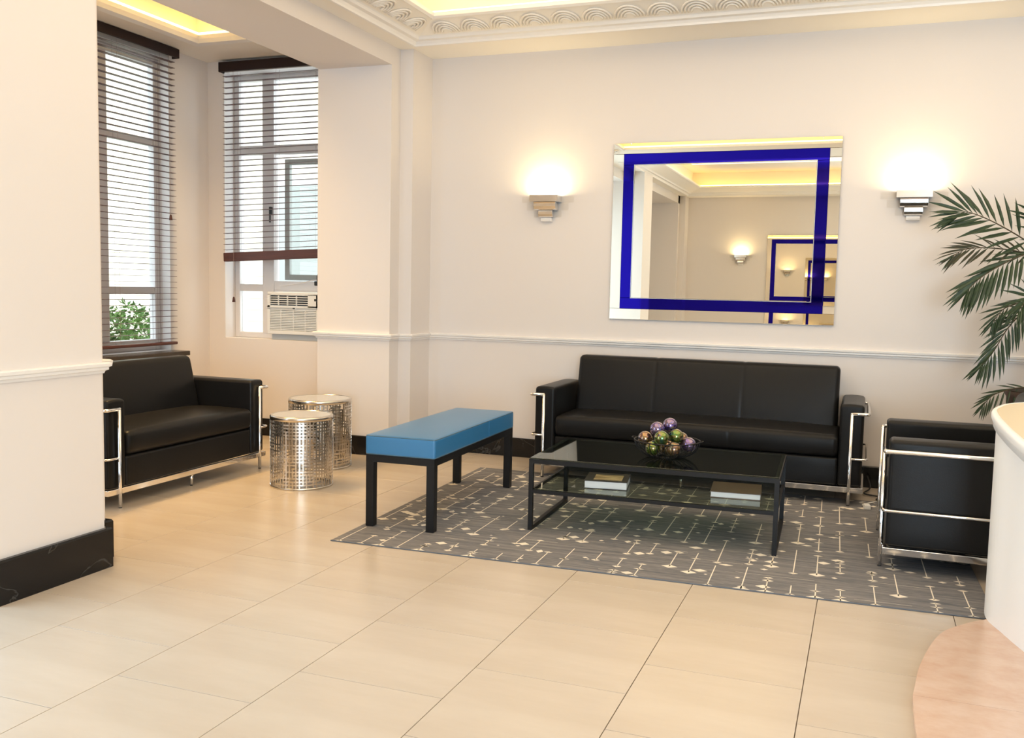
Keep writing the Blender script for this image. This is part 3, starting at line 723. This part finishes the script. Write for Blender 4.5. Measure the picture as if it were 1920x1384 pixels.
x = -RL / 2 + 0.05
while x < RL / 2 - 0.03:
    y = -RD / 2 - rnd.random() * 0.3
    while y < RD / 2:
        ln = rnd.choice((0.16, 0.22, 0.30, 0.38, 0.48)); gap = rnd.choice((0.06, 0.10, 0.16, 0.22, 0.30))
        ya, yb = max(y, -RD / 2 + 0.005), min(y + ln, RD / 2 - 0.005)
        if yb - ya > 0.05:
            vline(x, ya, yb)
            big = rnd.random()
            diamond(x, ya, 0.044 if big < 0.4 else 0.026, 0.030 if big < 0.4 else 0.017)
            if rnd.random() < 0.75: diamond(x, yb, 0.026, 0.013)
            for k in range(rnd.choice((0, 0, 1, 2))): diamond(x, ya + (yb - ya) * rnd.uniform(0.3, 0.9), 0.030, 0.010)
        y += ln + gap
        if rnd.random() < 0.45: diamond(x + rnd.uniform(0.04, 0.09), y + rnd.uniform(-0.1, 0.1), rnd.choice((0.022, 0.034, 0.042)), rnd.choice((0.016, 0.026, 0.032)))
    x += rnd.uniform(0.11, 0.165)
for k in range(115):
    x, y = rnd.uniform(-RL / 2 + .03, RL / 2 - .03), rnd.uniform(-RD / 2 + .03, RD / 2 - .03); s = rnd.choice((0.010, 0.016, 0.024, 0.038)); diamond(x, y, s, s * 0.75)
for k in range(34):
    x, y = rnd.uniform(-RL / 2 + .1, RL / 2 - .5), rnd.uniform(-RD / 2 + .03, RD / 2 - .03); l_ = rnd.uniform(0.1, 0.4); quad([(x, y - .0012), (x + l_, y - .0012), (x + l_, y + .0012), (x, y + .0012)])
me = bpy.data.meshes.new('woven_pattern'); me.from_pydata(verts, [], faces); me.materials.append(MAT['rug_pattern'])
o = link('woven_pattern', me, t); o['kind'] = 'stuff'

# ================================================================== WALL THINGS
def wall_mirror(label, loc, rz):
    """local x along the wall, local -y to the room, z up; centre bottom at origin"""
    t = thing('wall_mirror', label, 'mirror', loc, rz)
    W, H = 1.775, 1.435; a, b_ = 0.088, 0.178
    box('backing', (-W / 2 + 0.02, W / 2 - 0.02, -0.010, 0, 0.02, H - 0.02), 'black_metal', t)
    y0_, y1_ = -0.018, -0.010
    def strip(name, x0_, x1_, z0_, z1_, m_, tilt=0.0, tz=0.0, th=0.0):
        cx, cz = (x0_ + x1_) / 2, (z0_ + z1_) / 2
        bm = bx(bmesh.new(), x0_ - cx, x1_ - cx, y0_ - th, y1_, z0_ - cz, z1_ - cz, 0.0015, 1)
        return obj(name, bm, m_, t, False, (cx, 0, cz), (tilt, 0, tz))
    g = 0.001
    strip('border_glass', -W / 2, W / 2, 0, a - g, 'mirror', math.radians(-1.9))
    strip('border_glass', -W / 2, W / 2, H - a + g, H, 'mirror', math.radians(-0.8))
    strip('border_glass', -W / 2, -W / 2 + a - g, a, H - a, 'mirror', 0, math.radians(0.5))
    strip('border_glass', W / 2 - a + g, W / 2, a, H - a, 'mirror', 0, math.radians(-0.5))
    strip('blue_glass', -W / 2 + a, W / 2 - a, a, b_ - g, 'blue_mirror', th=0.003)
    strip('blue_glass', -W / 2 + a, W / 2 - a, H - b_ + g, H - a, 'blue_mirror', th=0.003)
    strip('blue_glass', -W / 2 + a, -W / 2 + b_ - g, b_, H - b_, 'blue_mirror', th=0.003)
    strip('blue_glass', W / 2 - b_ + g, W / 2 - a, b_, H - b_, 'blue_mirror', th=0.003)
    strip('mirror_glass', -W / 2 + b_, W / 2 - b_, b_, H - b_, 'mirror')
    e = bmesh.new(); p = 0.004
    for (xa, xb, za, zb) in ((-W / 2 + b_ - p, W / 2 - b_ + p, b_ - p, b_), (-W / 2 + b_ - p, W / 2 - b_ + p, H - b_, H - b_ + p), (-W / 2 + b_ - p, -W / 2 + b_, b_, H - b_), (W / 2 - b_, W / 2 - b_ + p, b_, H - b_)):
        bx(e, xa, xb, -0.0225, -0.018, za, zb)
    obj('bevel_edge', e, 'mirror_edge', t)
    for x_ in (-W * 0.42, W * 0.42):
        obj('mirror_clip', tube(bmesh.new(), [(x_, -0.008, H - 0.004), (x_, -0.024, H - 0.004)], 0.005, 8), 'chrome', t)
    return t
wall_mirror('large rectangular wall mirror with a blue glass inner border above the sofa', (-1.128, BW, 1.232), 0.0)
wall_mirror('matching blue-bordered mirror on the opposite wall, seen only as a reflection', (-1.128, OW, 1.232), PI)

def sconce(label, loc, rz, power=5.5):
    t = thing('wall_sconce', label, 'sconce', loc, rz, 'stepped chrome wall sconces')
    def half(w_, z0_, z1_, dep):
        """chrome trough section: convex front, tapering under"""
        pts = [(0, z1_), (dep * 0.97, z1_), (dep, z1_ - (z1_ - z0_) * 0.18), (dep * 0.97, z1_ - (z1_ - z0_) * 0.55), (dep * 0.84, z0_ + (z1_ - z0_) * 0.12), (dep * 0.72, z0_), (0, z0_)]
        bm = bmesh.new(); A = [bm.verts.new((-w_ / 2, -d, z)) for d, z in pts]; B = [bm.verts.new((w_ / 2, -d, z)) for d, z in pts]
        n = len(pts)
        for i in range(n): bm.faces.new((A[i], A[(i + 1) % n], B[(i + 1) % n], B[i]))
        bm.faces.new(A[::-1]); bm.faces.new(B)
        return bm
    # open trough on top
    bm = bmesh.new()
    bx(bm, -0.122, 0.122, -0.125, -0.119, 0.168, 0.215); bx(bm, -0.122, 0.122, -0.006, 0.0, 0.168, 0.215)
    bx(bm, -0.122, -0.117, -0.119, -0.006, 0.168, 0.215); bx(bm, 0.117, 0.122, -0.119, -0.006, 0.168, 0.215)
    bx(bm, -0.122, 0.122, -0.125, 0, 0.162, 0.168)
    obj('light_trough', bm, 'chrome', t)
    obj('upper_tier', half(0.19, 0.095, 0.160, 0.098), 'chrome', t)
    obj('middle_tier', half(0.125, 0.036, 0.092, 0.070), 'chrome', t)
    obj('lower_tier', half(0.095, 0.0, 0.034, 0.040), 'trim_white', t)
    for s in (-1, 1):
        for (xa, xb, za, zb, dd) in ((0.124, 0.232, 0.160, 0.212, 0.016), (0.098, 0.185, 0.096, 0.158, 0.014), (0.066, 0.125, 0.038, 0.092, 0.012)):
            x0_, x1_ = sorted((s * xa, s * xb))
            box('acrylic_wing', (x0_, x1_, -dd, -0.001, za, zb), 'acrylic', t, 0.005, 2)
    bl = obj('bulb', tube(bmesh.new(), [(-0.085, -0.06, 0.192), (0.085, -0.06, 0.192)], 0.014, 10), 'bulb', t, True)
    l = bpy.data.lights.new('sconce_lamp', 'AREA'); l.shape = 'RECTANGLE'; l.size = 0.18; l.size_y = 0.06; l.energy = power; l.color = (1.0, 0.78, 0.42)
    lo = bpy.data.objects.new('sconce_lamp', l); COL.objects.link(lo); lo.parent = t; lo.location = (0, -0.065, 0.209); lo.rotation_euler = (PI, 0, 0)
    return t
sconce('stepped chrome wall sconce glowing upward at the left of the mirror', (-2.583, BW, 2.035), 0)
sconce('stepped chrome wall sconce glowing upward at the right of the mirror', (0.277, BW, 2.030), 0)
sconce('lit wall sconce on the opposite wall, seen only inside the mirror', (-2.545, OW, 2.035), PI)

# ---- air conditioner in window_2
t = thing('air_conditioner', 'white window air conditioner standing on the alcove sill', 'air conditioner', (-5.055, AY + 0.0, 0.985), 0)
AWd, AH = 0.64, 0.40
box('casing', (-AWd / 2 + 0.008, AWd / 2 - 0.008, 0.03, 0.42, 0.005, AH - 0.005), 'ac_white', t, 0.006)
fp = bmesh.new()
bx(fp, -AWd / 2, AWd / 2, 0.0, 0.03, 0.0, 0.035, 0.004, 1); bx(fp, -AWd / 2, AWd / 2, 0.0, 0.03, AH - 0.03, AH, 0.004, 1)
bx(fp, -AWd / 2, -AWd / 2 + 0.028, 0.0, 0.03, 0.03, AH - 0.02); bx(fp, 0.22, AWd / 2, 0.0, 0.03, 0.03, AH - 0.02)
bx(fp, -AWd / 2, AWd / 2, 0.0, 0.03, 0.240, 0.272); bx(fp, 0.13, AWd / 2, 0.0, 0.03, 0.26, AH - 0.02)
bx(fp, -AWd / 2, AWd / 2, 0.024, 0.031, 0.03, AH - 0.03)
obj('front_panel', fp, 'ac_white', t)
box('accent_strip', (-AWd / 2, AWd / 2, -0.002, 0.004, 0.243, 0.256), 'ac_grey', t)
box('air_outlet', (-AWd / 2 + 0.03, 0.128, 0.018, 0.023, 0.276, AH - 0.032), 'ac_black', t)
lm = new_mesh('louver', bx(bmesh.new(), -AWd / 2 + 0.03, 0.128, 0.002, 0.018, -0.0035, 0.0035), 'ac_white')
for k in range(4): link('louver', lm, t, (0, 0, 0.289 + k * 0.021))
for x_ in (-0.20, -0.10, 0.0): box('louver_rib', (x_ - 0.004, x_ + 0.004, 0.004, 0.02, 0.276, AH - 0.032), 'ac_white', t)
box('grille_back', (-AWd / 2 + 0.03, 0.218, 0.018, 0.023, 0.036, 0.238), 'sash_grey', t)
gm = new_mesh('grille_bar', bx(bmesh.new(), -AWd / 2 + 0.03, 0.218, 0.002, 0.02, -0.0048, 0.0048), 'ac_white')
for k in range(13): link('grille_bar', gm, t, (0, 0, 0.044 + k * 0.0158))
for x_ in (-0.17, -0.03, 0.10): box('grille_rib', (x_ - 0.003, x_ + 0.003, 0.001, 0.02, 0.036, 0.238), 'ac_white', t)
box('display', (0.20, 0.262, -0.0015, 0.002, 0.322, 0.342), 'ac_black', t)
box('badge', (-0.035, -0.012, -0.004, 0.0, 0.245, 0.254), 'ac_black', t)
obj('drain_plug', tube(bmesh.new(), [(0.275, -0.003, 0.022), (0.275, 0.004, 0.022)], 0.009, 10), 'ac_black', t)
box('support_tray', (-AWd / 2 + 0.03, AWd / 2 - 0.02, 0.03, 0.30, -0.054, 0.0), 'ac_grey', t, 0.004)
tag(box('filler_panel', (MU1 + 0.002, W2[1] - 0.056, gy - 0.03, gy - 0.012, 1.386, 1.400), 'window_white', None), 'thin white filler strip between the air conditioner and the window rail', 'panel')
tag(obj('power_cord', tube(bmesh.new(), fillet([(-5.32, gy - 0.062, 1.440), (-5.10, gy - 0.064, 1.470), (-4.93, gy - 0.075, 1.505), (-4.86, gy - 0.07, 1.50), (-4.78, gy - 0.07, 1.41), (-4.70, gy - 0.06, 1.43)], 0.09, 5), 0.006, 6), 'window_white'), 'white cord draped above the air conditioner', 'cord')
bm = bmesh.new(); tube(bm, fillet([(-4.885, gy - 0.08, 1.60), (-4.86, gy - 0.085, 1.575), (-4.895, gy - 0.08, 1.545), (-4.89, gy - 0.08, 1.47)], 0.015, 3), 0.006, 6); bx(bm, -4.92, -4.865, gy - 0.095, gy - 0.05, 1.452, 1.495, 0.006, 1)
obj('window_handle', bm, 'ac_black', w2)

# ================================================================== RIGHT SIDE
def smooth_curve(pts, n=6, closed=False):
    P = [Vector(p) for p in pts]; out = []
    for i in range(len(P) - 1):
        p0, p1, p2, p3 = P[max(i - 1, 0)], P[i], P[i + 1], P[min(i + 2, len(P) - 1)]
        for k in range(n):
            t_ = k / n
            out.append(0.5 * ((2 * p1) + (-p0 + p2) * t_ + (2 * p0 - 5 * p1 + 4 * p2 - p3) * t_ ** 2 + (-p0 + 3 * p1 - 3 * p2 + p3) * t_ ** 3))
    out.append(P[-1]); return [(p[0], p[1]) for p in out]
t = thing('counter_plinth', 'curved pink marble step in front of the white reception counter', 'step', (0, 0, 0), 0)
edge = smooth_curve([(0.95, 4.74), (0.62, 4.66), (0.43, 4.465), (0.34, 4.28), (0.262, 3.94), (0.232, 3.70), (0.2215, 3.615)], 5)
prism_pts = edge + [(2.4, 3.615), (2.4, 4.74)]
obj('slab', prism(bmesh.new(), prism_pts, 0.0, 0.030), 'marble_pink', t)
edge2 = smooth_curve([(0.2215, 3.613), (0.219, 3.45), (0.222, 3.25), (0.245, 2.9), (0.33, 2.4), (0.55, 1.9), (0.95, 1.5), (1.5, 1.25)], 5)
obj('slab', prism(bmesh.new(), edge2 + [(2.4, 1.25), (2.4, 3.613)], 0.0, 0.030), 'marble_pink', t)
t = thing('reception_counter', 'white curved reception counter with cream top at the right edge', 'counter', (0, 0, 0.030), 0)
body = smooth_curve([(1.6, 5.22), (1.05, 5.20), (0.74, 5.06), (0.60, 4.86), (0.567, 4.65), (0.612, 4.45), (0.668, 4.25), (0.80, 3.85), (1.0, 3.35), (1.3, 2.8)], 6)
obj('body', prism(bmesh.new(), body + [(2.2, 2.8), (2.2, 5.22)], 0.0, 0.86), 'counter_white', t, False)
def offset_poly(path, prof, inner):
    bm = molding([(p[0], p[1]) for p in path], prof); return bm
topc = smooth_curve([(1.6, 5.42), (1.05, 5.40), (0.72, 5.20), (0.59, 4.92), (0.552, 4.65), (0.541, 4.20), (0.545, 3.80), (0.56, 3.3), (0.62, 2.8)], 6)
obj('countertop', prism(bmesh.new(), topc + [(2.2, 2.8), (2.2, 5.42)], 0.895, 0.930), 'counter_top', t)
# path runs from the far end towards the camera; its outside is the left hand, so offsets are negative
prof_t = [(0.0, 0.862), (0.012, 0.862), (0.008, 0.872), (-0.004, 0.885), (-0.010, 0.900), (-0.010, 0.918), (-0.004, 0.930), (0.012, 0.9305), (0.02, 0.90)]
obj('edge_molding', molding(topc, [(-d, z) for d, z in prof_t]), 'counter_white', t, True)
under = smooth_curve([(1.6, 5.40), (1.05, 5.38), (0.73, 5.19), (0.60, 4.91), (0.560, 4.65), (0.549, 4.20), (0.553, 3.80), (0.57, 3.3), (0.63, 2.8)], 6)
obj('underside', prism(bmesh.new(), under + [(2.2, 2.8), (2.2, 5.40)], 0.86, 0.895), 'counter_white', t)

# ---- palm in a tall planter
PX, PY = 1.12, 7.22
t = thing('potted_palm', 'artificial palm with drooping feathery fronds in a dark planter by the back wall', 'plant', (PX, PY, 0), 0)
bm = bmesh.new(); tube(bm, [(0, 0, 0.0), (0, 0, 0.4), (0, 0, 0.80), (0, 0, 0.84)], 0.16, 28, r_end=0.225)
obj('planter', bm, 'planter_brown', t, True)
obj('soil', cyl(bmesh.new(), (0, 0), 0.20, 0.84, 0.846, 24), 'soil', t)
for k, (dx, dy, zz) in enumerate(((0, 0, 1.95), (0.05, -0.05, 1.6), (-0.05, 0.03, 1.35))):
    obj('trunk', tube(bmesh.new(), [(dx * 0.5, dy * 0.5, 0.84), (dx, dy, 1.2), (dx * 1.4, dy * 1.4, zz)], 0.018, 8, r_end=0.011), 'palm_stem', t, True)
# leaflet: narrow folded blade along +x, unit length
lv = [(0, 0, 0), (0.25, 0.034, 0.016), (0.25, 0, -0.004), (0.25, -0.034, 0.016), (0.6, 0.036, 0.010), (0.6, 0, -0.012), (0.6, -0.036, 0.010), (1, 0, -0.05)]
lf_ = [(0, 2, 1), (0, 3, 2), (1, 2, 5, 4), (2, 3, 6, 5), (4, 5, 7), (5, 6, 7)]
def leaf_mesh(m_):
    me = bpy.data.meshes.new('leaflet'); me.from_pydata(lv, [], lf_); me.materials.append(MAT[m_]); return me
LG, LD = leaf_mesh('palm_green'), leaf_mesh('palm_dry')
def frond(pts, dry=False, n=14, ll=0.20, droop=0.35, face=(0, -0.9, 0.4), side_only=0):
    """pts: rachis control points (local to the plant), root first; face: the way the blade looks"""
    P = [Vector(p) for p in pts]; C = []; fv = Vector(face)
    for i in range(len(P) - 1):
        p0, p1, p2, p3 = P[max(i - 1, 0)], P[i], P[i + 1], P[min(i + 2, len(P) - 1)]
        for k in range(8):
            q = k / 8; C.append(0.5 * ((2 * p1) + (-p0 + p2) * q + (2 * p0 - 5 * p1 + 4 * p2 - p3) * q * q + (-p0 + 3 * p1 - 3 * p2 + p3) * q ** 3))
    C.append(P[-1])
    fo = obj('frond', tube(bmesh.new(), C, 0.006, 5, r_end=0.002), 'palm_stem', t, True)
    N = len(C)
    for k in range(n):
        f_ = 0.16 + 0.84 * k / (n - 1); i = min(int(f_ * (N - 1)), N - 2)
        p = C[i].lerp(C[i + 1], f_ * (N - 1) - i); tg = (C[i + 1] - C[i]).normalized()
        side = tg.cross(fv).normalized()
        L = ll * (0.70 + 0.42 * math.sin(min(1, f_ * 1.05) * PI * 0.8)) * rnd.uniform(0.88, 1.08)
        if f_ > 0.85: L *= 1.0 - 1.6 * (f_ - 0.85)
        for s in (-1, 1):
            d = (tg * (0.50 + 0.9 * f_ ** 1.5) + side * s * (1.0 - 0.6 * f_) + fv * rnd.uniform(-0.16, 0.22) + Vector((0, 0, -droop + rnd.uniform(-0.12, 0.12)))).normalized()
            zax = (fv - d * d.dot(fv)).normalized(); zax = (zax + side * s * rnd.uniform(-0.2, 0.5)).normalized(); zax = (zax - d * d.dot(zax)).normalized(); yax = zax.cross(d)
            o = link('leaflet', LD if (dry and rnd.random() < 0.8) else LG, fo)
            R_ = Matrix((d, yax, zax)).transposed().to_4x4()
            o.matrix_local = Matrix.Translation(p) @ R_ @ Matrix.Diagonal((L, L * 1.25, L, 1))
    return fo
# control points given as (x, y, z) in the room, shifted to the planter
def fr_(pts, **k): frond([(a - PX, b - PY, c) for a, b, c in pts], **k)
fr_([(1.12, 7.18, 1.74), (0.946, 7.12, 1.866), (0.749, 7.08, 1.981), (0.605, 7.06, 2.040), (0.550, 7.05, 2.035)], n=15, ll=0.25, droop=0.05)
fr_([(1.12, 7.20, 1.70), (0.952, 7.14, 1.777), (0.736, 7.12, 1.807), (0.596, 7.10, 1.794), (0.525, 7.10, 1.750)], n=16, ll=0.17, dry=True, droop=0.30, face=(0, -0.8, 0.6))
fr_([(1.12, 7.16, 1.78), (0.953, 7.08, 1.760), (0.815, 7.04, 1.690), (0.691, 7.02, 1.600), (0.620, 7.00, 1.520)], n=17, ll=0.25, droop=0.55, face=(0.1, -0.8, 0.6))
fr_([(1.14, 7.18, 1.50), (0.972, 7.10, 1.450), (0.853, 7.08, 1.400), (0.790, 7.06, 1.310)], n=11, ll=0.17, droop=0.6)
fr_([(1.14, 7.18, 1.42), (0.976, 7.10, 1.370), (0.883, 7.06, 1.275), (0.800, 7.04, 1.110), (0.735, 7.02, 1.020)], n=16, ll=0.21, droop=0.55, face=(0.1, -0.85, 0.5))
fr_([(1.08, 7.16, 0.88), (0.930, 7.10, 0.861), (0.817, 7.06, 0.815), (0.760, 7.04, 0.745)], n=10, ll=0.13, droop=0.6)
fr_([(1.14, 7.20, 1.72), (1.06, 7.12, 1.90), (1.00, 7.06, 2.02), (0.98, 7.00, 2.06)], n=9, ll=0.20, droop=0.0)
fr_([(1.14, 7.20, 1.36), (1.06, 7.10, 1.46), (0.99, 7.02, 1.48), (0.93, 6.96, 1.40)], n=10, ll=0.20, droop=0.6)
fr_([(1.14, 7.22, 1.75), (1.20, 7.10, 2.02), (1.24, 6.98, 2.12), (1.20, 6.80, 2.08)], n=9, ll=0.24, droop=0.25, face=(-0.6, 0, 0.8))
fr_([(1.14, 7.22, 1.75), (1.34, 7.20, 1.98), (1.52, 7.16, 2.02), (1.74, 7.10, 1.90)], n=10, ll=0.24, droop=0.3)
fr_([(1.14, 7.22, 1.45), (1.34, 7.14, 1.60), (1.50, 7.06, 1.55), (1.66, 6.98, 1.36)], n=10, ll=0.22, droop=0.4)
fr_([(1.12, 7.20, 1.30), (1.12, 7.02, 1.42), (1.10, 6.88, 1.36), (1.08, 6.76, 1.18)], n=9, ll=0.20, droop=0.4, face=(-0.6, 0, 0.8))

# ---- cords and charger on the floor between sofa and armchair
tag(obj('floor_cord', tube(bmesh.new(), fillet([(0.06, 7.58, 0.10), (0.09, 7.45, 0.03), (0.02, 7.32, 0.012), (0.20, 7.26, 0.012), (0.10, 7.15, 0.012), (0.22, 7.10, 0.012), (0.34, 7.2, 0.012)], 0.06, 5), 0.006, 6), 'rubber'), 'black power cord coiled on the floor between sofa and armchair', 'cord')
t = thing('phone_charger', 'white plug-in charger with short cable lying on the rug by the armchair', 'charger', (0.06, 6.84, 0.0075), 0.2)
obj('cable', tube(bmesh.new(), fillet([(0, 0.02, 0.012), (-0.02, 0.10, 0.004), (0.06, 0.18, 0.004), (0.12, 0.24, 0.004)], 0.04, 5), 0.004, 6), 'plug_white', t, True)
box('plug_body', (-0.02, 0.02, -0.035, 0.025, 0.0, 0.03), 'plug_white', t, 0.004)

# ================================================================== OUTSIDE THE WINDOWS
structure(box('ground', (-30, -6.6, -10, 30, -0.5, -0.3), 'ground_out'))
t = thing('neighbour_house', 'cream clapboard house wall seen through the window with the air conditioner', 'building', (0, 0, 0), 0)
box('wall', (-14.0, -3.0, 11.3, 11.6, -0.3, 7.5), 'facade', t)
sm = new_mesh('siding_board', bx(bmesh.new(), -14.0, -3.0, 11.28, 11.30, 0, 0.156), 'facade')
for k in range(44): link('siding_board', sm, t, (0, 0, -0.2 + k * 0.16), (0, 0, 0))
for (xa, za) in ((-7.35, 1.4), (-7.35, 4.2)):
    wf = box('window', (xa - 0.45, xa + 0.45, 11.22, 11.30, za, za + 1.5), 'window_white', t)
    box('pane', (xa - 0.36, xa + 0.36, 11.205, 11.22, za + 0.09, za + 1.41), 'sash_grey', wf)
t = thing('garden_shrub', 'leafy green shrub growing outside the left window', 'shrub', (-8.0, 8.3, -0.3), 0)
rs = random.Random(5); bv = []; bf = []
for k in range(6500):
    a = rs.uniform(0, 2 * PI); u = rs.random() ** 0.4; hh = rs.uniform(0.0, 1.0)
    rx = 1.55 * math.sqrt(max(0.03, 1 - (hh - 0.35) ** 2 / 0.45)) * u; ry = rx * 0.95
    h_top = 1.20 + 0.16 * math.sin(3 * a) + 0.10 * math.sin(7 * a + 1)
    c_ = Vector((0.55 * rx * math.cos(a), ry * math.sin(a), 0.15 + hh * h_top))
    d = Vector((rs.uniform(-1, 1), rs.uniform(-1, 1), rs.uniform(-0.3, 1))).normalized(); s_ = d.cross(Vector((0.3, 0.5, 0.8))).normalized(); L = rs.uniform(0.05, 0.10)
    n_ = len(bv); up_ = d.cross(s_)
    bv += [c_, c_ + d * L * 0.5 + s_ * L * 0.3 + up_ * 0.008, c_ + d * L, c_ + d * L * 0.5 - s_ * L * 0.3 + up_ * 0.008]; bf.append((n_, n_ + 1, n_ + 2, n_ + 3))
me = bpy.data.meshes.new('foliage'); me.from_pydata([tuple(v) for v in bv], [], bf); me.materials.append(MAT['leaf_out']); fo = link('foliage', me, t); fo['kind'] = 'stuff'
for k in range(7):
    a = 2 * PI * k / 7; obj('stem', tube(bmesh.new(), [(0.05 * math.cos(a), 0.05 * math.sin(a), 0), (0.3 * math.cos(a), 0.5 * math.sin(a), 0.6), (0.4 * math.cos(a), 0.8 * math.sin(a), 1.15)], 0.018, 6, r_end=0.006), 'stem_out', t, True)
